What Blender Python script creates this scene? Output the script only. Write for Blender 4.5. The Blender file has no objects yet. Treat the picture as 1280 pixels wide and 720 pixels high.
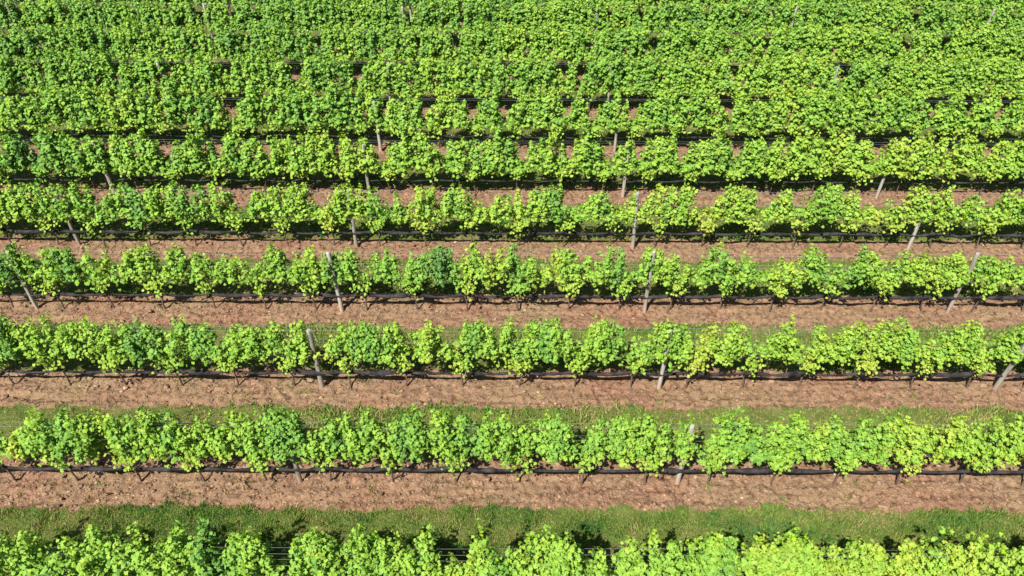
import bpy, math
import numpy as np
from math import radians as R

rng = np.random.default_rng(11)
S = bpy.context.scene
C = S.collection
PI = math.pi

# ------------------------------------------------------------------ layout
BAY = 7.6; VINE = BAY / 6; X0 = -4.2522; Y0 = 9.0828; DROW = 2.55866
CAM_H = 13.1507; F_PX = 962.32
PITCH, ROLL, YAW = 0.719249, 0.005053, 0.0018707
ROWS = range(-1, 10)                 # eleven rows in the picture
def row_y(k): return Y0 + k * DROW

def cam_axes():
    cp, sp = math.cos(PITCH), math.sin(PITCH)
    M = np.array([[1, 0, 0], [0, -sp, -cp], [0, cp, -sp]])
    cy, sy = math.cos(YAW), math.sin(YAW)
    Yw = np.array([[cy, -sy, 0], [sy, cy, 0], [0, 0, 1]])
    cr, sr = math.cos(ROLL), math.sin(ROLL)
    Q = np.array([[cr, -sr, 0], [sr, cr, 0], [0, 0, 1]])
    return Q @ M @ Yw                # rows: right, down, forward
AX = cam_axes()
def project(x, y, z):
    c = AX @ np.array([x, y, z - CAM_H])
    return 640 + F_PX * c[0] / c[2], 360 + F_PX * c[1] / c[2]
def on_row(px, py, k):               # the point of the upright plane of row k seen at a pixel
    d = AX.T @ np.array([(px - 640) / F_PX, (py - 360) / F_PX, 1.0])
    t = row_y(k) / d[1]
    return t * d[0], CAM_H + t * d[2]

# ------------------------------------------------------------------ noise
_T = rng.random((256, 256))
def vnoise(x, y):
    xi = np.floor(x).astype(int); yi = np.floor(y).astype(int)
    fx = x - xi; fy = y - yi
    fx = fx * fx * (3 - 2 * fx); fy = fy * fy * (3 - 2 * fy)
    a = _T[xi & 255, yi & 255]; b = _T[(xi + 1) & 255, yi & 255]
    c = _T[xi & 255, (yi + 1) & 255]; d = _T[(xi + 1) & 255, (yi + 1) & 255]
    return (a * (1 - fx) + b * fx) * (1 - fy) + (c * (1 - fx) + d * fx) * fy
def fbm(x, y, o=3):
    s = 0; a = 1; n = 0
    for i in range(o):
        s = s + a * vnoise(x * 2 ** i + 17.3 * i, y * 2 ** i + 5.1 * i); n += a; a *= .5
    return s / n
def sstep(a, b, v):
    t = np.clip((v - a) / (b - a), 0, 1); return t * t * (3 - 2 * t)

BACK = {-2: .5, -1: .5, 0: .57, 1: .42, 2: .5, 3: .24, 4: .3, 5: .3, 6: .35, 7: .35, 8: .35, 9: .35, 10: .35, 11: .35, 12: .35, 13: .35}
def grassiness(x, y):                # 0 on tilled soil, 1 on the grass alley
    kf = (y - Y0) / DROW
    k = np.round(kf).astype(int)
    dy = (kf - k) * DROW
    back = np.array([BACK.get(int(i), .4) for i in range(-3, 16)])[np.clip(k + 3, 0, 18)]
    edge = (fbm(x * .8, y * 2.2, 4) - .5) * .34 + (vnoise(x * 6, y * 6) - .5) * .16
    f = sstep(.52, .68, -dy + edge)
    b = sstep(back - .05, back + .1, dy + edge)
    g = np.where(dy < 0, f, b)
    thin = fbm(x * .35 + 9, y * 1.4 + 3, 3)
    wear = np.where(y > Y0 - .3, .78, 1.0)
    return np.clip(g * (0.62 + .62 * thin) * wear, 0, 1)
def ground_h(x, y, g=None):
    if g is None: g = grassiness(x, y)
    s = 1 - g
    n1 = fbm(x * 2.3, y * 2.8, 2) - .5
    n2 = vnoise(x * 8.5 + 3, y * 9.5) - .5
    n3 = vnoise(x * 17 + 31, y * 19) - .5
    pit = np.minimum(fbm(x * 5.7 + 50, y * 6.1, 2) - .36, 0)
    tr = fbm(x * .35 + 80, y * 7.5 + 11, 2) - .5
    return s * (tr * .075 + n1 * .06 + n2 * .06 + n3 * .042 + pit * .4) + g * (n1 * .05 + .01)

# ------------------------------------------------------------------ helpers
def link(name, me, mat=None, parent=None):
    o = bpy.data.objects.new(name, me); C.objects.link(o)
    if mat is not None and not me.materials: me.materials.append(mat)
    if parent is not None: o.parent = parent
    return o
def raw_mesh(name, V, T, attrs=None, smooth=False):
    me = bpy.data.meshes.new(name)
    V = np.ascontiguousarray(V, dtype=np.float32); T = np.ascontiguousarray(T, dtype=np.int32)
    n, k = T.shape
    me.vertices.add(len(V)); me.vertices.foreach_set('co', V.ravel())
    me.loops.add(n * k); me.loops.foreach_set('vertex_index', T.ravel())
    me.polygons.add(n); me.polygons.foreach_set('loop_start', np.arange(0, n * k, k, dtype=np.int32))
    me.polygons.foreach_set('use_smooth', np.full(n, smooth))
    for a, v in (attrs or {}).items():
        at = me.attributes.new(a, 'FLOAT', 'POINT'); at.data.foreach_set('value', np.ascontiguousarray(v, dtype=np.float32))
    me.update(calc_edges=True)
    return me
def tag(o, label=None, cat=None, group=None, kind=None):
    if label: o['label'] = label
    if cat: o['category'] = cat
    if group: o['group'] = group
    if kind: o['kind'] = kind
    return o
def tube(P, rad, n=8, cap=True, rr=None):
    """tube along points P with radii; returns V, quads"""
    P = np.array(P, float); rad = np.array(rad, float)
    m = len(P); tan = np.gradient(P, axis=0); tan /= np.linalg.norm(tan, axis=1)[:, None]
    ref = np.array([0, 1, 0.]) if abs(tan[0][1]) < .8 else np.array([1, 0, 0.])
    u = np.cross(tan, ref); u /= np.linalg.norm(u, axis=1)[:, None]; v = np.cross(tan, u)
    a = np.linspace(0, 2 * PI, n, endpoint=False)
    r = rad[:, None] * (np.ones((m, n)) if rr is None else rr)
    V = P[:, None] + r[..., None] * (np.cos(a)[None, :, None] * u[:, None] + np.sin(a)[None, :, None] * v[:, None])
    V = V.reshape(-1, 3)
    i = np.arange(m - 1)[:, None] * n; j = np.arange(n)[None]
    q = np.stack([i + j, i + (j + 1) % n, i + n + (j + 1) % n, i + n + j], -1).reshape(-1, 4)
    if cap:
        V = np.vstack([V, P[0], P[-1]]); c0, c1 = m * n, m * n + 1
        jj = np.arange(n)
        q = np.vstack([q, np.stack([jj * 0 + c0, (jj + 1) % n, jj, jj * 0 + c0], -1)[:, :4],
                       np.stack([jj * 0 + c1, (m - 1) * n + jj, (m - 1) * n + (jj + 1) % n, jj * 0 + c1], -1)])
    return V, q
def quads_mesh(name, V, q, smooth=True):
    faces = [tuple(dict.fromkeys(f)) for f in q.tolist()]
    me = bpy.data.meshes.new(name); me.from_pydata(V.tolist(), [], faces)
    me.polygons.foreach_set('use_smooth', [smooth] * len(faces)); me.update()
    return me
def join(parts):
    Vs, Qs, o = [], [], 0
    for V, q in parts:
        Vs.append(V); Qs.append(q + o); o += len(V)
    return np.vstack(Vs), np.vstack(Qs)

# ------------------------------------------------------------------ materials
def mat(name):
    m = bpy.data.materials.new(name); m.use_nodes = True
    nt = m.node_tree; nt.nodes.clear()
    return m, nt
def N(nt, t, **kw):
    n = nt.nodes.new(t)
    for k, v in kw.items():
        if k.startswith('i_'):
            key = k[2:]; key = int(key) if key.isdigit() else key.replace('_', ' ')
            n.inputs[key].default_value = v
        else: setattr(n, k, v)
    return n
def ramp(nt, fac, stops):
    r = N(nt, 'ShaderNodeValToRGB'); e = r.color_ramp.elements
    while len(e) < len(stops): e.new(.5)
    for i, (p, c) in enumerate(stops): e[i].position = p; e[i].color = (*c, 1)
    nt.links.new(fac, r.inputs[0]); return r.outputs[0]
def mix(nt, f, a, b, mode='MIX'):
    m = N(nt, 'ShaderNodeMix', data_type='RGBA', blend_type=mode)
    for s, v in ((0, f), (6, a), (7, b)):
        if hasattr(v, 'is_output') or isinstance(v, bpy.types.NodeSocket): nt.links.new(v, m.inputs[s])
        else: m.inputs[s].default_value = v if s == 0 else (*v, 1)
    return m.outputs[2]
def math_(nt, op, a, b=None, clamp=False):
    m = N(nt, 'ShaderNodeMath', operation=op, use_clamp=clamp)
    for i, v in enumerate((a, b)):
        if v is None: continue
        if isinstance(v, bpy.types.NodeSocket): nt.links.new(v, m.inputs[i])
        else: m.inputs[i].default_value = v
    return m.outputs[0]
def noise(nt, scale, detail=3, rough=.55, vec=None, dist=0):
    n = N(nt, 'ShaderNodeTexNoise', i_Scale=scale, i_Detail=detail, i_Roughness=rough, i_Distortion=dist)
    if vec is not None: nt.links.new(vec, n.inputs['Vector'])
    return n.outputs[0]

# pigment scale: 0 pale yellow green, .5 fresh green, 1 dark blue green
PIG = [(0, (.42, .42, .05)), (.2, (.33, .43, .025)), (.45, (.22, .405, .018)), (.7, (.10, .275, .02)), (1, (.03, .13, .032))]
def leaf_material():
    m, nt = mat('vine_leaf')
    out = N(nt, 'ShaderNodeOutputMaterial')
    at = N(nt, 'ShaderNodeAttribute', attribute_name='tone').outputs['Fac']
    oi = N(nt, 'ShaderNodeObjectInfo')
    sep = N(nt, 'ShaderNodeSeparateColor'); nt.links.new(oi.outputs['Color'], sep.inputs[0])
    t = math_(nt, 'ADD', at, math_(nt, 'SUBTRACT', sep.outputs[0], .5), True)
    col = ramp(nt, t, PIG)
    geo = N(nt, 'ShaderNodeNewGeometry')
    back = mix(nt, .3, col, (.24, .34, .12))
    col2 = mix(nt, geo.outputs['Backfacing'], col, back)
    p = N(nt, 'ShaderNodeBsdfPrincipled', i_Roughness=.5)
    p.inputs['Specular IOR Level'].default_value = .14
    nt.links.new(col2, p.inputs['Base Color'])
    tr = N(nt, 'ShaderNodeBsdfTranslucent')
    nt.links.new(mix(nt, 1.0, col, (1.1, 1.05, .4), 'MULTIPLY'), tr.inputs['Color'])
    mx = N(nt, 'ShaderNodeMixShader', i_0=.16)
    nt.links.new(p.outputs[0], mx.inputs[1]); nt.links.new(tr.outputs[0], mx.inputs[2])
    nt.links.new(mx.outputs[0], out.inputs[0])
    return m
def grass_material():
    m, nt = mat('grass_blades')
    out = N(nt, 'ShaderNodeOutputMaterial')
    at = N(nt, 'ShaderNodeAttribute', attribute_name='tone').outputs['Fac']
    col = ramp(nt, at, [(0, (.40, .31, .16)), (.25, (.29, .31, .08)), (.55, (.17, .28, .045)), (.8, (.08, .20, .035)), (1, (.03, .12, .04))])
    p = N(nt, 'ShaderNodeBsdfPrincipled', i_Roughness=.55)
    p.inputs['Specular IOR Level'].default_value = .25
    nt.links.new(col, p.inputs['Base Color'])
    tr = N(nt, 'ShaderNodeBsdfTranslucent'); nt.links.new(col, tr.inputs['Color'])
    mx = N(nt, 'ShaderNodeMixShader', i_0=.3)
    nt.links.new(p.outputs[0], mx.inputs[1]); nt.links.new(tr.outputs[0], mx.inputs[2])
    nt.links.new(mx.outputs[0], out.inputs[0])
    return m
def soil_colour(nt, vec):
    n1 = noise(nt, .55, 3, .5, vec); n2 = noise(nt, 9, 4, .6, vec); n3 = noise(nt, 45, 3, .6, vec)
    a = ramp(nt, n1, [(.3, (.25, .138, .088)), (.5, (.255, .160, .099)), (.7, (.245, .170, .098))])
    b = ramp(nt, n2, [(.36, (.48, .42, .38)), (.46, (.9, .9, .9)), (.55, (1, 1, 1)), (.72, (1.22, 1.22, 1.24))])
    c = ramp(nt, n3, [(.33, (.72, .68, .64)), (.5, (1, 1, 1)), (.7, (1.2, 1.2, 1.2))])
    mp = N(nt, 'ShaderNodeMapping'); mp.inputs['Scale'].default_value = (.6, 9, 1); nt.links.new(vec, mp.inputs[0])
    d = ramp(nt, noise(nt, 1.0, 4, .6, mp.outputs[0], .3), [(.3, (.78, .75, .72)), (.5, (1, 1, 1)), (.72, (1.18, 1.17, 1.15))])
    return mix(nt, 1.0, mix(nt, 1.0, mix(nt, 1.0, a, b, 'MULTIPLY'), c, 'MULTIPLY'), d, 'MULTIPLY')
def ground_material():
    m, nt = mat('vineyard_ground')
    out = N(nt, 'ShaderNodeOutputMaterial'); p = N(nt, 'ShaderNodeBsdfPrincipled', i_Roughness=.95)
    p.inputs['Specular IOR Level'].default_value = .1
    tc = N(nt, 'ShaderNodeTexCoord').outputs['Object']
    g = N(nt, 'ShaderNodeAttribute', attribute_name='grass').outputs['Fac']
    soil = soil_colour(nt, tc)
    turf = ramp(nt, noise(nt, 3.5, 5, .6, tc), [(.3, (.06, .10, .02)), (.5, (.10, .135, .03)), (.72, (.17, .15, .06))])
    gg = math_(nt, 'ADD', g, math_(nt, 'MULTIPLY', math_(nt, 'SUBTRACT', noise(nt, 14, 3, .6, tc), .5), .9))
    fac = N(nt, 'ShaderNodeMapRange', interpolation_type='SMOOTHSTEP', i_1=.3, i_2=.75); nt.links.new(gg, fac.inputs[0])
    nt.links.new(mix(nt, fac.outputs[0], soil, turf), p.inputs['Base Color'])
    b1 = N(nt, 'ShaderNodeBump', i_Strength=1.0, i_Distance=.085)
    hsum = math_(nt, 'ADD', math_(nt, 'MULTIPLY', noise(nt, 11, 5, .65, tc), .8), math_(nt, 'MULTIPLY', noise(nt, 38, 3, .6, tc), .3))
    nt.links.new(hsum, b1.inputs['Height']); nt.links.new(b1.outputs[0], p.inputs['Normal'])
    nt.links.new(p.outputs[0], out.inputs[0]); return m
def clod_material():
    m, nt = mat('soil_clod')
    out = N(nt, 'ShaderNodeOutputMaterial'); p = N(nt, 'ShaderNodeBsdfPrincipled', i_Roughness=.95)
    tc = N(nt, 'ShaderNodeTexCoord').outputs['Object']
    t = N(nt, 'ShaderNodeAttribute', attribute_name='tone').outputs['Fac']
    c = mix(nt, 1.0, soil_colour(nt, tc), ramp(nt, t, [(0, (.75, .72, .7)), (.8, (1.1, 1.1, 1.1)), (1, (1.5, 1.55, 1.6))]), 'MULTIPLY')
    nt.links.new(c, p.inputs['Base Color']); nt.links.new(p.outputs[0], out.inputs[0]); return m
def wood_material():
    m, nt = mat('weathered_post_wood')
    out = N(nt, 'ShaderNodeOutputMaterial'); p = N(nt, 'ShaderNodeBsdfPrincipled', i_Roughness=.85)
    tc = N(nt, 'ShaderNodeTexCoord').outputs['Object']
    mp = N(nt, 'ShaderNodeMapping'); mp.inputs['Scale'].default_value = (22, 22, 1.6); nt.links.new(tc, mp.inputs[0])
    oi = N(nt, 'ShaderNodeObjectInfo').outputs['Random']
    n = noise(nt, 1.0, 5, .65, mp.outputs[0], .4)
    grey = ramp(nt, n, [(.3, (.13, .115, .10)), (.48, (.29, .27, .24)), (.7, (.43, .41, .37))])
    sx = N(nt, 'ShaderNodeSeparateXYZ'); nt.links.new(tc, sx.inputs[0])
    low = N(nt, 'ShaderNodeMapRange', i_1=.42, i_2=.12); nt.links.new(math_(nt, 'ADD', sx.outputs[2], math_(nt, 'MULTIPLY', noise(nt, 6, 2, .5, tc), .15)), low.inputs[0])
    c = mix(nt, math_(nt, 'MULTIPLY', low.outputs[0], .6), grey, (.42, .27, .18))
    c = mix(nt, 1.0, c, ramp(nt, oi, [(0, (.75, .73, .7)), (1, (1.15, 1.15, 1.15))]), 'MULTIPLY')
    nt.links.new(c, p.inputs['Base Color'])
    b = N(nt, 'ShaderNodeBump', i_Strength=.6, i_Distance=.01); nt.links.new(n, b.inputs['Height']); nt.links.new(b.outputs[0], p.inputs['Normal'])
    nt.links.new(p.outputs[0], out.inputs[0]); return m
def simple(name, col, rough=.7, metal=0, nscale=None, c2=None, spec=.5):
    m, nt = mat(name)
    out = N(nt, 'ShaderNodeOutputMaterial'); p = N(nt, 'ShaderNodeBsdfPrincipled', i_Roughness=rough, i_Metallic=metal)
    p.inputs['Specular IOR Level'].default_value = spec
    p.inputs['Base Color'].default_value = (*col, 1)
    if nscale:
        tc = N(nt, 'ShaderNodeTexCoord').outputs['Object']
        n = noise(nt, nscale, 4, .6, tc)
        nt.links.new(ramp(nt, n, [(.35, col), (.65, c2)]), p.inputs['Base Color'])
        b = N(nt, 'ShaderNodeBump', i_Strength=.5, i_Distance=.02); nt.links.new(n, b.inputs['Height']); nt.links.new(b.outputs[0], p.inputs['Normal'])
    nt.links.new(p.outputs[0], out.inputs[0]); return m
M_LEAF = leaf_material(); M_GRASS = grass_material(); M_GROUND = ground_material(); M_CLOD = clod_material()
M_WOOD = wood_material()
M_BARK = simple('vine_bark', (.07, .045, .032), .9, 0, 30, (.16, .11, .08))
M_NET = simple('dark_netting', (.008, .008, .009), .85, 0, 5, (.05, .045, .045), .15)
M_WIRE = simple('galvanised_wire', (.24, .25, .25), .6, .0)

# ------------------------------------------------------------------ ground
def build_ground():
    def axis(lo_f, hi_f, step, growth, far, neg=False):
        c = np.arange(lo_f, hi_f, step); s = step; up = []; v = c[-1]
        while v < far:
            s = min(s * growth, 300) if v > hi_f + 26 else min(s * 1.012, .16); v += s; up.append(v)
        c = np.concatenate([c, up])
        return c
    xp = axis(0, 9, .05, 1.35, 2500); xs = np.concatenate([-xp[:0:-1], xp])
    yf = axis(7.5, 15, .042, 1.35, 3000)
    yb = 7.5 - np.cumsum(np.concatenate([np.full(12, .1), .12 * 1.4 ** np.arange(30)])); yb = yb[yb > -2500]
    ys = np.concatenate([yb[::-1], yf])
    X, Y = np.meshgrid(xs, ys)
    g = grassiness(X, Y); g = np.where((Y > 60) | (Y < 3) | (abs(X) > 60), .7, g)
    Z = ground_h(X, Y, g)
    nx, ny = len(xs), len(ys)
    i = np.arange(ny - 1)[:, None] * nx; j = np.arange(nx - 1)[None]
    T = np.stack([i + j, i + j + 1, i + nx + j + 1, i + nx + j], -1).reshape(-1, 4)
    me = raw_mesh('ground', np.stack([X, Y, Z], -1).reshape(-1, 3), T, {'grass': g.ravel()}, True)
    tag(link('ground', me, M_GROUND), kind='structure')
build_ground()

def build_grass():
    Vs, tones = [], []
    for k in range(-1, 10):
        y1 = row_y(k + 1) if k < 9 else row_y(10)
        y0 = row_y(k)
        half = y1 * .80 + 4.0
        dens = {-1: 5200, 0: 1500, 1: 1200, 2: 800}.get(k, 420)
        n = int(2 * half * DROW * dens)
        x = rng.uniform(-half, half, n); y = rng.uniform(y0, y1, n)
        if k == -1: n2 = n // 5
        g = grassiness(x, y)
        keep = rng.random(n) < (g ** 1.6 + .10 * (vnoise(x * 3, y * 3) > .72)) * (.25 + 1.1 * fbm(x * 1.3, y * 1.6, 3))
        x, y, g = x[keep], y[keep], g[keep]; n = len(x)
        patch = fbm(x * .45 + 40, y * .9 + 12, 3)
        lush = sstep(.42, .68, patch) * (.35 if k == -1 else 1)
        if k == -1:                   # darker clover patches seen in the nearest alley
            for cx, cy, rx, ry in ((-5.9, 8.25, .75, .32), (4.4, 8.15, .95, .3), (1.5, 8.1, .4, .25), (3.0, 8.1, .4, .25)):
                d = ((x - cx) / rx) ** 2 + ((y - cy) / ry) ** 2
                lush = np.maximum(lush, .8 * np.exp(-d * 1.2))
        wmul = {-1: 1.0, 0: 1.1, 1: 1.3, 2: 1.5}.get(k, 1.9)
        tuf = sstep(.45, .75, vnoise(x * 5, y * 5)); h = rng.uniform(.03, .09, n) * (.6 + .6 * lush + .9 * tuf); w = rng.uniform(.006, .013, n) * wmul * (1 + .6 * (lush > .8))
        a = rng.uniform(0, 2 * PI, n); b = rng.uniform(0, 2 * PI, n); ln = rng.uniform(.1, .9, n) * h
        z = ground_h(x, y, g) - .006
        ux, uy = np.cos(a) * w, np.sin(a) * w
        P = np.stack([np.stack([x - ux, y - uy, z], -1), np.stack([x + ux, y + uy, z], -1),
                      np.stack([x + np.cos(b) * ln, y + np.sin(b) * ln, z + h], -1)], 1)
        Vs.append(P.reshape(-1, 3))
        base = {-1: .42, 0: .16, 1: .28, 2: .28}.get(k, .36)
        tn = np.clip(base + (.95 if k == -1 else .6) * (fbm(x * 1.1 + 7, y * 1.9 + 3, 3) - .5) + .3 * (vnoise(x * 6, y * 6) - .5) + .38 * lush * (1.15 if k == -1 else .7) + rng.normal(0, .19, n) - .25 * (rng.random(n) < .12), 0, 1)
        tones.append(np.repeat(tn, 3))
    V = np.vstack(Vs); t = np.concatenate(tones)
    T = np.arange(len(V)).reshape(-1, 3)
    tag(link('grass', raw_mesh('grass', V, T, {'tone': t}), M_GRASS),
        'short green grass growing in the alleys between the vine rows', 'grass', kind='stuff')
build_grass()

def build_clods():
    ico = np.array([[0, 0, 1], [.9, 0, .1], [.28, .85, .15], [-.72, .53, .1], [-.72, -.53, .12], [.28, -.85, .1], [0, 0, -.6]])
    f = [[0, i, i % 5 + 1] for i in range(1, 6)] + [[6, i % 5 + 1, i] for i in range(1, 6)]
    f = np.array(f)
    Vs, Fs, ts, o = [], [], [], 0
    for k in range(-1, 5):
        yk = row_y(k); half = yk * .78 + 3; n = int(2 * half * (190 if k < 1 else 110))
        x = rng.uniform(-half, half, n); y = yk + rng.uniform(-.75, .6, n)
        g = grassiness(x, y); keep = rng.random(n) > g * 1.3; x, y, g = x[keep], y[keep], g[keep]; n = len(x)
        s = rng.gamma(3.0, .0065, n) + .006
        z = ground_h(x, y, g) + s * .25
        a = rng.uniform(0, 2 * PI, n)
        J = ico[None] * (1 + rng.uniform(-.3, .3, (n, 7, 1))) * s[:, None, None] * np.stack([rng.uniform(.8, 1.5, n), np.ones(n), rng.uniform(.5, .9, n)], -1)[:, None]
        ca, sa = np.cos(a)[:, None], np.sin(a)[:, None]
        P = np.stack([J[..., 0] * ca - J[..., 1] * sa + x[:, None], J[..., 0] * sa + J[..., 1] * ca + y[:, None], J[..., 2] + z[:, None]], -1)
        Vs.append(P.reshape(-1, 3)); Fs.append((f[None] + (np.arange(n) * 7)[:, None, None] + o).reshape(-1, 3)); o += n * 7
        tn = rng.random(n) * .8; tn[rng.random(n) < .03] = 1; ts.append(np.repeat(tn, 7))
    tag(link('soil_clods', raw_mesh('soil_clods', np.vstack(Vs), np.vstack(Fs), {'tone': np.concatenate(ts)}), M_CLOD),
        'crumbled reddish soil clods lying on the tilled strips', 'soil', kind='stuff')
build_clods()

# ------------------------------------------------------------------ leaves
def leaf_template(full=True):
    if full:
        ang = [0, 26, 50, 80, 112, 150, 180, 210, 248, 280, 310, 334]; rad = [1, .66, .93, .6, .8, .66, .18, .66, .8, .6, .93, .66]
    else:
        ang = [0, 50, 115, 180, 245, 310]; rad = [1, .88, .8, .3, .8, .88]
    a = np.radians(ang); r = np.array(rad)
    x = r * np.sin(a); y = r * np.cos(a)
    V = np.vstack([[0, 0, 0], np.stack([x, y, -.22 * x * x - .16 * (y - .1) ** 2 + .05 * np.sin(3 * a)], -1)])
    n = len(ang); T = np.array([[0, (i + 1) % n + 1, i + 1] for i in range(n)])
    return V, T
LT = leaf_template(True); LS = leaf_template(False)
def leaves(P, nrm, size, tone, tpl):
    """leaf blades at P facing nrm, tips hanging"""
    n = len(P)
    nrm = nrm / np.linalg.norm(nrm, axis=1)[:, None]
    down = np.stack([rng.normal(0, .55, n), rng.normal(0, .3, n), -np.ones(n)], -1)
    t = down - (down * nrm).sum(1)[:, None] * nrm; t /= np.linalg.norm(t, axis=1)[:, None] + 1e-9
    s = np.cross(nrm, t)
    V, T = tpl
    W = V[None] * size[:, None, None]
    W[..., 2] *= rng.uniform(.2, 1.8, n)[:, None]
    W[..., 0] *= rng.uniform(.85, 1.1, n)[:, None]
    Q = P[:, None] + W[..., 0:1] * s[:, None] + W[..., 1:2] * t[:, None] + W[..., 2:3] * nrm[:, None]
    TT = (T[None] + (np.arange(n) * len(V))[:, None, None]).reshape(-1, 3)
    return Q.reshape(-1, 3), TT, np.repeat(tone, len(V))

def vine_leaves(prof, spots=(), dense=1.0, low=0.0, full=True, size=.062, tuft=1.0, width=1.0, lift=0, post_x=None):
    """foliage of one vine in its own frame (x along the row, origin at the trunk foot).
    prof(x) is the height of the canopy top above the ground."""
    P, Nn, Sz, Tn = [], [], [], []
    half = VINE / 2 + .05
    ns = 16
    ox, oz = rng.uniform(0, 99, 2)
    PX = np.linspace(-1.1, 1.1, 111); PZ = np.array([float(prof(v)) for v in PX])
    xs = np.linspace(-half, half, ns) + rng.normal(0, .035, ns)
    for x in xs:
        top = float(prof(x)) + rng.normal(-.03, .09)
        if top < .95: continue
        z = 1.06 - low + rng.uniform(-.07, .06); xc = x; lean = rng.normal(0, .05)
        y = rng.normal(0, .075); yl = rng.normal(0, .06); shoot_tone = rng.normal(0, .06)
        step = .078
        m = int((top - z) / step)
        if m < 1: continue
        # puffs of leaves along the shoot, each lit and shaded as a small mass
        zz = z + (np.arange(m) + rng.random(m)) * step
        u = (zz - z) / max(top - z, .3)
        spread = width * (.17 - .10 * u ** 2 + .03 * np.sin(u * 9 + rng.uniform(0, 6)))
        side = np.where(rng.random(m) < .58, -1, 1)
        px = x + lean * u + rng.normal(0, .034, m)
        py = y + yl * u + side * spread * rng.uniform(.15, 1.15, m) * (.45 + 1.1 * vnoise(px * 4.8 + ox, zz * 4.4 + oz))
        nl = int(round(9.6 * dense))
        ct = np.repeat(rng.normal(0, .05, m), nl)
        px, py, zz, u = (np.repeat(a, nl) for a in (px, py, zz, u)); m *= nl
        off = rng.normal(0, 1, (m, 3)); off /= np.linalg.norm(off, axis=1)[:, None]; off[:, 2] = off[:, 2] * .9 + .12
        rad = rng.uniform(.03, .125, m)[:, None]
        Pp = np.stack([px, py, zz], -1) + off * rad * np.array([1, 1, 1.05])
        ok = Pp[:, 2] < np.interp(Pp[:, 0], PX, PZ) + .03
        Pp, off, u, ct, m = Pp[ok], off[ok], u[ok], ct[ok], int(ok.sum())
        P.append(Pp)
        Nn.append(off * .68 + np.stack([rng.normal(0, .33, m), np.sign(Pp[:, 1]) * .28 + rng.normal(0, .33, m), .42 + rng.normal(0, .3, m)], -1))
        Sz.append(size * rng.uniform(.55, 1.3, m) * (1 - .3 * u ** 4))
        Tn.append(.53 + shoot_tone + ct + rng.normal(0, .05, m) - .15 * u ** 3 - .10 * (1 - u) ** 3)
    # skirt of older leaves above and below the cordon
    m = int(90 * dense)
    x = rng.uniform(-half, half, m)
    P.append(np.stack([x, rng.normal(0, .15, m) * width, 1.0 - low + .12 * rng.random(m) + .06 * np.sin(x * 9 + ox)], -1))
    Nn.append(np.stack([rng.normal(0, .5, m), rng.normal(-.3, .8, m), .6 + rng.normal(0, .3, m)], -1))
    Sz.append(size * rng.uniform(.6, 1.1, m)); Tn.append(.38 + rng.normal(0, .09, m))
    # yellowish tuft hanging at the trunk head
    m = int(rng.integers(40, 120) * tuft)
    if m:
        x = rng.normal(0, .085, m); z = .99 - np.abs(rng.normal(0, .15, m)) - .02
        z = np.maximum(z, .42)
        P.append(np.stack([x * (.5 + z), rng.normal(-.13, .08, m), z], -1))
        Nn.append(np.stack([rng.normal(0, .5, m), -.7 + rng.normal(0, .5, m), .6 + rng.normal(0, .3, m)], -1))
        Sz.append(size * rng.uniform(.6, 1.05, m)); Tn.append(.32 + rng.normal(0, .08, m))
    P = np.vstack(P); Nn = np.vstack(Nn); Sz = np.concatenate(Sz); Tn = np.concatenate(Tn)
    if post_x is not None:            # the face of a post is kept clear of leaves
        keep = ~((np.abs(P[:, 0] - post_x) < .085) & (P[:, 1] < .0) & (rng.random(len(P)) < .72))
        P, Nn, Sz, Tn = P[keep], Nn[keep], Sz[keep], Tn[keep]
    for sx, sr, amt in spots:
        Tn = Tn + amt * np.exp(-((P[:, 0] - sx) / sr) ** 2)
    P[:, 2] += lift
    return leaves(P, Nn, Sz, np.clip(Tn, 0, 1), LT if full else LS)

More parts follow.
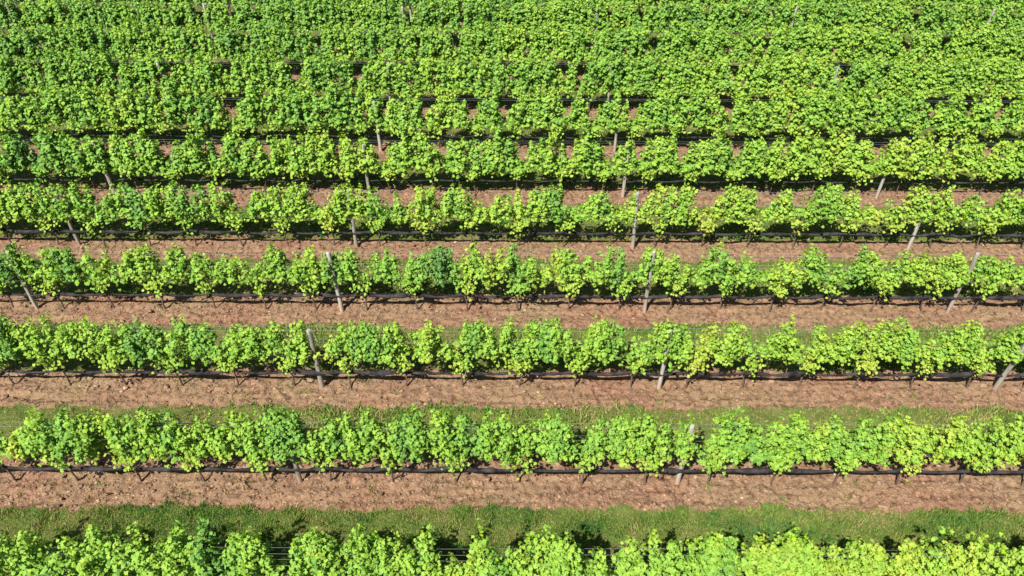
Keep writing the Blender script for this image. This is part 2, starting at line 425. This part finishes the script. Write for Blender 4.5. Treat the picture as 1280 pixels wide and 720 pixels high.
# top outlines of the five nearest rows (quarter pixels inside 320 pixel wide windows)
OUT = {
 -1: (620, ["0,190 40,160 80,150 110,260 190,250 210,210 270,180 320,290 340,180 400,170 440,230 480,180 540,210 600,170 660,200 700,190 760,240 800,260 850,170 890,210 930,220 970,130 1020,130 1050,240 1100,290 1130,210 1180,190 1250,155 1280,190",
   "0,190 30,290 100,320 160,340 180,210 220,120 245,170 260,230 320,190 390,210 430,250 470,180 550,190 600,210 660,200 700,220 740,260 800,220 830,160 880,170 910,230 930,320 990,280 1040,330 1080,220 1120,190 1190,230 1240,290 1280,250",
   "0,270 60,220 110,170 180,180 240,200 300,190 350,250 370,310 400,280 440,240 465,230 475,330 520,300 570,220 620,220 660,270 700,220 760,220 850,200 870,290 930,240 1000,200 1060,180 1130,190 1150,320 1190,240 1240,200 1280,210",
   "0,200 40,220 50,260 110,230 160,200 230,200 270,260 300,220 350,220 370,320 380,260 410,290 440,200 500,200 550,240 590,250 600,320 650,250 720,215 770,230 800,290 850,260 950,220 990,270 1040,220 1110,215 1160,280 1220,240 1280,240"]),
 0: (500, ["0,150 50,140 100,90 130,50 200,60 230,75 300,48 350,60 420,60 500,60 560,60 620,60 700,50 760,60 790,100 830,65 890,60 910,110 940,130 970,60 1010,55 1030,110 1075,140 1090,60 1140,70 1200,70 1280,55",
   "0,60 100,45 200,60 230,80 240,150 310,170 330,90 380,75 450,75 480,120 520,110 530,45 580,50 625,55 635,130 650,120 670,80 740,65 820,80 850,120 870,70 930,50 1000,70 1050,75 1080,120 1150,80 1210,65 1270,75",
   "0,85 60,95 100,85 140,100 190,75 270,70 310,130 350,170 380,130 430,75 560,70 700,75 790,90 800,180 840,130 880,90 920,95 930,180 990,200 1030,130 1060,80 1180,60 1230,120 1280,120",
   "0,120 30,90 50,15 70,70 120,80 180,55 200,130 230,100 250,150 300,100 350,80 400,130 430,170 470,110 540,110 590,85 680,80 740,100 820,85 850,160 900,110 960,80 1050,90 1090,170 1130,130 1190,90 1280,100"]),
 1: (380, ["0,50 60,60 100,85 170,65 220,90 260,150 300,80 370,60 440,75 480,85 560,85 640,90 670,55 740,75 780,110 820,180 840,70 890,75 930,110 960,70 1010,75 1050,120 1100,170 1140,90 1180,80 1240,80 1270,100",
   "0,90 60,70 120,75 150,160 165,70 225,65 245,140 270,200 330,180 370,130 420,105 460,80 560,80 620,80 690,85 740,140 790,140 830,90 850,65 880,90 930,90 960,180 990,200 1020,90 1080,75 1140,65 1180,110 1200,170 1220,85 1280,90",
   "0,90 20,100 40,150 100,75 150,65 190,90 240,85 290,110 320,180 370,120 430,70 480,75 530,110 570,90 580,180 640,150 700,130 730,60 760,75 870,85 900,140 910,200 960,130 1000,90 1040,85 1060,180 1080,130 1130,80 1190,90 1210,200 1280,150",
   "0,160 60,120 140,80 160,150 190,200 230,140 280,85 310,140 380,120 420,110 460,90 560,90 620,85 670,110 710,90 740,95 760,190 820,180 850,120 890,120 920,170 970,90 1070,90 1090,200 1150,170 1210,140 1280,100"]),
 2: (290, ["0,90 40,45 90,70 120,130 155,100 180,30 210,60 230,150 280,60 340,60 395,80 410,180 430,60 475,60 490,150 530,120 570,150 600,190 610,60 690,50 740,70 770,130 820,150 830,55 900,55 950,80 970,150 1000,80 1025,90 1060,160 1090,90 1130,120 1160,100 1200,110 1230,160 1280,140",
   "0,130 50,65 110,60 140,120 180,35 195,160 200,100 250,80 290,60 315,80 325,170 370,90 410,100 450,60 490,70 510,140 550,190 580,80 610,85 630,140 650,60 690,75 710,150 740,190 770,100 780,30 795,110 830,90 870,60 990,65 1010,150 1050,90 1070,60 1110,70 1140,130 1160,75 1180,80 1190,150 1210,70 1280,60",
   "0,60 25,70 40,150 80,80 110,110 140,160 190,110 210,40 230,90 260,70 320,70 345,140 390,70 405,180 415,110 440,130 490,60 560,65 570,160 630,160 670,60 720,60 740,70 790,90 830,70 845,180 880,100 900,170 940,150 1000,80 1050,65 1110,70 1115,170 1140,130 1180,90 1210,60 1220,160 1280,190",
   "0,170 60,120 130,120 180,140 210,75 300,85 310,170 340,190 390,180 420,75 480,75 570,80 590,160 630,130 680,130 720,90 760,110 800,80 840,100 880,110 920,75 990,90 1000,150 1050,110 1090,95 1150,120 1210,90 1240,130 1280,190"]),
 3: (210, ["0,60 40,90 100,60 180,55 220,90 260,60 300,80 340,55 420,65 450,120 500,170 530,90 600,75 700,100 770,70 830,65 900,75 940,90 990,60 1030,80 1050,180 1070,75 1110,60 1140,120 1190,210 1230,160 1260,100 1280,100",
   "0,90 50,100 80,60 150,80 180,70 250,70 280,150 330,210 370,90 420,70 520,60 540,150 560,70 680,70 690,170 750,190 770,120 800,70 850,80 890,60 900,160 960,75 1040,80 1090,130 1140,150 1170,210 1210,80 1240,130 1280,170",
   "0,100 30,80 60,150 110,90 180,80 250,65 270,160 300,190 360,140 410,120 450,80 500,130 530,190 580,140 630,95 640,190 690,110 750,65 780,110 820,70 880,80 920,180 930,90 960,190 1010,140 1070,90 1150,70 1220,80 1230,170 1280,180",
   "0,160 60,110 120,75 130,190 180,160 250,90 310,65 370,80 400,110 440,200 460,95 500,160 520,140 540,210 600,170 680,140 750,75 800,85 850,90 920,200 940,80 980,160 1050,110 1085,150 1100,210 1160,150 1200,100 1280,110"]),
}
PROF = {}
for k, (oy, rows) in OUT.items():
    pts = []
    for w, s in enumerate(rows):
        for t in s.split():
            a, b = t.split(','); px = w * 320 + float(a) / 4; py = oy + float(b) / 4
            x, z = on_row(px, py, k); pts.append((x, max(z - .07 - .14 * min(1, max(0, (1.95 - z) / .5)), 1.22 if k > -1 else 1.0)))
    pts.sort(); PROF[k] = (np.array([p[0] for p in pts]), np.array([p[1] for p in pts]))
# darker (+) and yellower (-) foliage seen along the near rows: pixel x, half width, amount
SPOT = {-1: [(70, 8, .25), (265, 14, .22), (440, 25, .15), (620, 12, .2), (1100, 60, -.12), (910, 14, .15), (570, 10, -.1)],
        0: [(82, 14, .28), (20, 10, -.3), (215, 10, .25), (345, 28, .2), (505, 14, .22), (590, 12, .2), (135, 12, -.2), (1150, 40, -.08), (1019, 8, -.25), (700, 10, .12), (490, 14, -.1)],
        1: [(10, 18, .2), (178, 14, .26), (260, 12, .18), (465, 24, .22), (590, 12, .25), (680, 14, .2), (765, 16, .12), (845, 14, .15), (400, 12, -.25), (880, 14, -.18), (1150, 50, -.06), (1130, 8, .15), (1090, 16, -.1)],
        2: [(18, 14, .35), (85, 14, .18), (415, 10, .15), (553, 20, .34), (643, 10, .3), (613, 5, -.35), (586, 10, -.15), (770, 10, .12), (1080, 14, .1), (990, 14, -.15), (134, 12, -.15), (1200, 40, -.05), (690, 12, -.1)],
        3: [(70, 10, .1), (170, 10, .25), (240, 22, .2), (480, 20, .28), (570, 8, .2), (755, 10, .25), (688, 14, .15), (1030, 16, .14), (410, 10, -.2), (515, 10, -.15), (875, 14, -.2), (1090, 8, -.2), (1100, 8, -.1), (835, 8, .1)]}

# ------------------------------------------------------------------ woody parts
def trunk_parts(seed):
    r = np.random.default_rng(seed)
    m = 8; z = np.linspace(-.12, .95, m)
    x = np.cumsum(r.normal(0, .012, m)); y = np.cumsum(r.normal(0, .012, m)); x -= x[1]; y -= y[1]
    V, q = tube(np.stack([x, y, z], -1), .021 - .007 * np.linspace(0, 1, m) + r.uniform(-.002, .004, m), 7)
    me = quads_mesh('trunk', V, q)
    arms = []
    for s in (-1, 1):
        n = 8; t = np.linspace(0, 1, n)
        P = np.stack([x[-1] + s * t * .6, y[-1] + np.cumsum(r.normal(0, .008, n)), z[-1] - .02 + .05 * np.sin(t * 2.6) + r.normal(0, .006, n)], -1)
        arms.append(tube(P, .013 - .006 * t, 6))
    V, q = join(arms)
    return me, quads_mesh('cane', V, q)
WOODY = [trunk_parts(s) for s in range(16)]
for a, b in WOODY: a.materials.append(M_BARK); b.materials.append(M_BARK)

# ------------------------------------------------------------------ words
ORD = ['zeroth', 'first', 'second', 'third', 'fourth', 'fifth', 'sixth', 'seventh', 'eighth', 'ninth', 'tenth', 'eleventh']
def row_words(k): return ('nearest row' if k == -1 else ORD[k + 2] + ' row from the bottom')
def nth(i, n):
    return 'leftmost' if i == 0 else ('rightmost' if i == n - 1 else ORD[i + 1])
def post_cols(k):
    cols = []
    for c in range(-8, 9):
        u, v = project(X0 + c * BAY, row_y(k), 0.45 if k > -1 else 1.8)
        if 4 < u < 1276: cols.append(c)
    return cols

# ------------------------------------------------------------------ vines
slots = []
for k in ROWS:
    for c in range(-9, 10):
        for i in range(6):
            x = X0 + c * BAY + (i + .5) * VINE
            u, v = project(x, row_y(k), 1.0)
            mpx = 1280 - 640; half = VINE * F_PX / (AX @ np.array([x, row_y(k), 1 - CAM_H]))[2]
            if -half * 1.1 < u < 1280 + half * 1.1: slots.append((k, c, i, x, u))
print('vine slots', len(slots))
slots.sort(key=lambda s: (s[0], s[3]))
single, extra = slots[:300], slots[300:]

def variant(seed, gap, far=False):
    r = np.random.default_rng(seed)
    n = 9; xs = np.linspace(-.75, .75, n)
    hs = (1.97 if far else 1.9) + r.normal(0, .13, n)
    if gap: j = r.integers(1, n - 1); hs[j] = r.uniform(.85, 1.2); hs[min(j + 1, n - 1)] -= r.uniform(.1, .5)
    if r.random() < .5: hs[r.integers(0, n)] += .2
    pr = lambda v: np.interp(v, xs, hs)
    V, T, t = vine_leaves(pr, dense=1.1, full=False, size=.060, width=1.12, tuft=1.6, low=.20 if far else .12)
    return V, T, t, 'full' if not gap else 'gappy'
VAR = [variant(100 + s, s % 2 == 1) for s in range(12)] + [variant(200 + s, s % 2 == 1, True) for s in range(16)]
VMESH = []
for V, T, t, _ in VAR:
    me = raw_mesh('foliage', V, T, {'tone': t}); me.materials.append(M_LEAF); VMESH.append(me)

def row_tone(k, x, u):
    t = .5 + (vnoise(np.array(x * .6 + 77 + k * 9.7), np.array(k * 3.3 + 4.))[()] - .5) * .17 + rng.normal(0, .032)
    if k >= 4: t += .026 * (k - 3)
    t += .04 * (1 - u / 640)
    if k >= 4: t += .05 * max(0, 1 - u / 500)
    return float(t)

protoA = None
shade_words = lambda t: 'dark green' if t > .585 else ('mid green' if t > .54 else ('bright green' if t > .46 else 'yellow-green'))
for k, c, i, x, u in single:
    cols = post_cols(k)
    tone = row_tone(k, x, u)
    idx = int(rng.integers(0, len(WOODY)))
    root = bpy.data.objects.new('grapevine', None); C.objects.link(root)
    root.empty_display_size = .3
    root.location = (x, row_y(k), 0)
    if k in PROF:
        xs_, zs_ = PROF[k]
        pr = lambda v: np.interp(x + v, xs_, zs_)
        sp = []
        for px, pw, am in SPOT[k]:
            wx, _ = on_row(px, {-1: 690, 0: 550, 1: 430, 2: 335, 3: 258}[k], k)
            wd, _ = on_row(px + pw, {-1: 690, 0: 550, 1: 430, 2: 335, 3: 258}[k], k)
            sp.append((wx - x, max(wd - wx, .05), am))
        V, T, t = vine_leaves(pr, sp, dense=1.0 if k < 2 else .95, full=k < 3, size=.051 if k < 2 else .055,
                              post_x=None if k < 1 else (-VINE / 2 if i == 0 else (VINE / 2 if i == 5 else None)))
        me = raw_mesh('foliage', V, T, {'tone': t}); me.materials.append(M_LEAF)
        hmean = float(np.mean(pr(np.linspace(-.5, .5, 12)))); hmin = float(np.min(pr(np.linspace(-.5, .5, 12))))
        form = 'gappy' if hmin < 1.15 else ('tall' if hmean > 1.95 else 'bushy')
        f = link('foliage', me, parent=root)
    else:
        vi = int(rng.integers(0, 12) if k < 6 else rng.integers(12, 28))
        f = link('foliage', VMESH[vi], parent=root)
        sc = rng.uniform(.93, 1.07)
        f.scale = (rng.choice([-1, 1]) * rng.uniform(.98, 1.08), rng.uniform(.9, 1.15), sc)
        form = 'gappy' if VAR[vi][3] == 'gappy' else ('tall' if sc > 1.03 else 'bushy')
    f.color = (tone, tone, tone, 1)
    tr = link('trunk', WOODY[idx][0], parent=root); tr.rotation_euler = (rng.normal(0, .05), rng.normal(0, .07), 0)
    link('cane', WOODY[idx][1], parent=root)
    # place words
    g = c * 6 + i
    posts = [q * 6 - .5 for q in cols]
    right = [p for p in posts if p < g]
    if right:
        j = len(right) - 1; m = int(g - right[-1] + .5)
        pl = f'{ORD[m]} vine right of its {nth(j, len(cols))} post' if len(cols) > 1 else f'{ORD[m]} vine right of its only post'
    else:
        m = int(posts[0] - g + .5)
        pl = f'{ORD[m]} vine left of its leftmost post'
    tag(root, f'{shade_words(tone)} {form} grapevine, {row_words(k)}, {pl}', 'grapevine', 'grapevines trained along the trellis rows')

# the far end of the vineyard beyond the first three hundred vines
def far_vines():
    Vs, Ts, ts, o = [], [], [], 0
    places = [(x, row_y(k), k) for k, c, i, x, u in extra]
    for k in (10, 11, 12):
        xx = np.arange(-int((row_y(k) * .62 + 2) / VINE), int((row_y(k) * .62 + 2) / VINE) + 1) * VINE + X0 % VINE + VINE / 2
        places += [(x, row_y(k), k) for x in xx]
    for x, y, k in places:
        V, T, t, _ = VAR[int(rng.integers(12, 28))]
        W = V.copy(); W[:, 0] = W[:, 0] * 1.03 + x; W[:, 1] += y
        Vs.append(W); Ts.append(T + o); ts.append(np.clip(t + .1 + rng.normal(0, .06), 0, 1)); o += len(V)
    tag(link('distant_vines', raw_mesh('distant_vines', np.vstack(Vs), np.vstack(Ts), {'tone': np.concatenate(ts)}), M_LEAF),
        'distant green vine foliage at the top edge of the picture', 'grapevines', kind='stuff')
    bpy.data.objects['distant_vines'].color = (.5, .5, .5, 1)
far_vines()

# ------------------------------------------------------------------ posts, wires, netting
def post_mesh(seed, H):
    r = np.random.default_rng(seed); n = 14
    z = np.array([-.35, 0, .3, .6, .9, 1.2, 1.5, H - .02, H]); m = len(z)
    rad = np.array([.062, .062, .061, .06, .058, .057, .056, .055, .047]) * r.uniform(.9, 1.12)
    rr = 1 + r.normal(0, .025, (m, n)); rr[:, r.integers(0, n)] *= .9
    P = np.stack([r.normal(0, .004, m), r.normal(0, .004, m), z], -1)
    V, q = tube(P, rad * .82, n, True, rr)
    me = quads_mesh('wooden_post', V, q, False)
    me.polygons.foreach_set('use_smooth', [len(p.vertices) == 4 for p in me.polygons])
    me.materials.append(M_WOOD); return me
HT = {0: (1.86, 0), 1: (1.9, 0)}
for k in list(ROWS):
    cols = post_cols(k); allc = [cols[0] - 1] + cols + [cols[-1] + 1]
    for c in allc:
        H = float((1.84 if k < 4 else 1.79) + rng.uniform(-.05, .09))
        o = link('wooden_post', post_mesh(int(rng.integers(1e6)), H))
        o.location = (X0 + c * BAY + rng.normal(0, .015), row_y(k) - (.0 if k < 1 else (.04 if k < 4 else .13)), 0)
        lean = rng.normal(0, .022)
        o.rotation_euler = (rng.normal(0, .015), lean, rng.uniform(0, 6))
        if c in cols:
            w = f'weathered grey wooden trellis post, {nth(cols.index(c), len(cols))} in the {row_words(k)}'
        else:
            w = f'grey wooden trellis post just past the {"left" if c < cols[0] else "right"} end of the {row_words(k)}'
        tag(o, w, 'post', 'wooden trellis posts in the vine rows')

for k in ROWS:
    half = row_y(k) * .85 + 6
    spec = [(1.79, -.05, 'front wire of the top pair'), (1.79, .06, 'back wire of the top pair')]
    if k < 5: spec += [(1.42, -.05, 'front wire of the middle pair'), (1.42, .06, 'back wire of the middle pair'), (.96, 0, 'low cordon wire')]
    for z, dy, w in spec:
        xs = np.arange(-half, half, .8)
        sag = -.012 * np.sin(((xs - X0) / BAY % 1) * PI)
        V, q = tube(np.stack([xs, np.full_like(xs, row_y(k) + dy) + .008 * np.sin(xs), z + sag], -1), np.full_like(xs, .0017), 5)
        tag(link('trellis_wire', quads_mesh('trellis_wire', V, q), M_WIRE), f'thin steel trellis wire, {w}, {row_words(k)}', 'wire', 'trellis wires')
    # rolled netting slung under the vines
    xs = np.arange(-half, half, .11)
    ph = ((xs - X0) / VINE + .5) % 1
    n1 = vnoise(xs * .5, np.full_like(xs, k * 7.7)); n2 = vnoise(xs * 2.2, np.full_like(xs, k * 3.1 + 60)); n3 = vnoise(xs * 6, np.full_like(xs, k * 1.9 + 90))
    z = .55 - .085 * np.sin(ph * PI) * (.3 + n1) + (n2 - .5) * .03
    y = row_y(k) - .065 + (n1 - .5) * .05
    rad = (.035 + .045 * (n2 - .45) + .026 * (n3 - .5)) * (1 if k < 4 else (.6 if k < 6 else .35))
    rad = np.maximum(rad, .026 if k < 4 else .010)
    rr = 1 + .16 * (rng.random((len(xs), 10)) - .5) + .12 * np.sin(np.linspace(0, 4 * PI, 10))[None] * np.sin(xs * 3)[:, None]
    V, q = tube(np.stack([xs, y, z], -1), rad, 10, True, rr)
    tag(link('rolled_netting', quads_mesh('rolled_netting', V, q), M_NET),
        f'dark grey rolled netting slung below the foliage of the {row_words(k)}', 'netting', 'netting rolls under the vine rows')

# ------------------------------------------------------------------ light, camera, render settings
ELEV, AZ = R(53.8), R(32)             # shadows fall away from the camera and to the right
sd = bpy.data.lights.new('sun', 'SUN'); sd.energy = 5.0; sd.angle = R(.53); sd.color = (1, .955, .88)
so = bpy.data.objects.new('sun', sd); C.objects.link(so)
from mathutils import Vector, Matrix
ldir = Vector((math.sin(AZ) * math.cos(ELEV), math.cos(AZ) * math.cos(ELEV), -math.sin(ELEV)))
so.rotation_euler = ldir.to_track_quat('-Z', 'Y').to_euler(); so.location = (-10, -10, 30)
w = bpy.data.worlds.new('World'); S.world = w; w.use_nodes = True
nt = w.node_tree; bg = nt.nodes['Background']
sky = nt.nodes.new('ShaderNodeTexSky'); sky.sky_type = 'NISHITA'; sky.sun_disc = False
sky.sun_elevation = ELEV; sky.sun_rotation = math.atan2(-ldir.x, -ldir.y)
nt.links.new(sky.outputs[0], bg.inputs[0]); bg.inputs[1].default_value = .05

cd = bpy.data.cameras.new('camera'); co = bpy.data.objects.new('camera', cd); C.objects.link(co); S.camera = co
cd.sensor_width = 36; cd.lens = 36 * F_PX / 1280; cd.clip_end = 6000; cd.clip_start = .1
M = Matrix(((AX[0][0], -AX[1][0], -AX[2][0], 0), (AX[0][1], -AX[1][1], -AX[2][1], 0), (AX[0][2], -AX[1][2], -AX[2][2], CAM_H), (0, 0, 0, 1)))
co.matrix_world = M
S.render.engine = 'CYCLES'
S.view_settings.view_transform = 'Standard'; S.view_settings.look = 'None'; S.view_settings.gamma = 1
S.view_settings.exposure = .92
S.cycles.max_bounces = 6; S.cycles.transmission_bounces = 4; S.cycles.diffuse_bounces = 2
print('objects', len(bpy.data.objects))
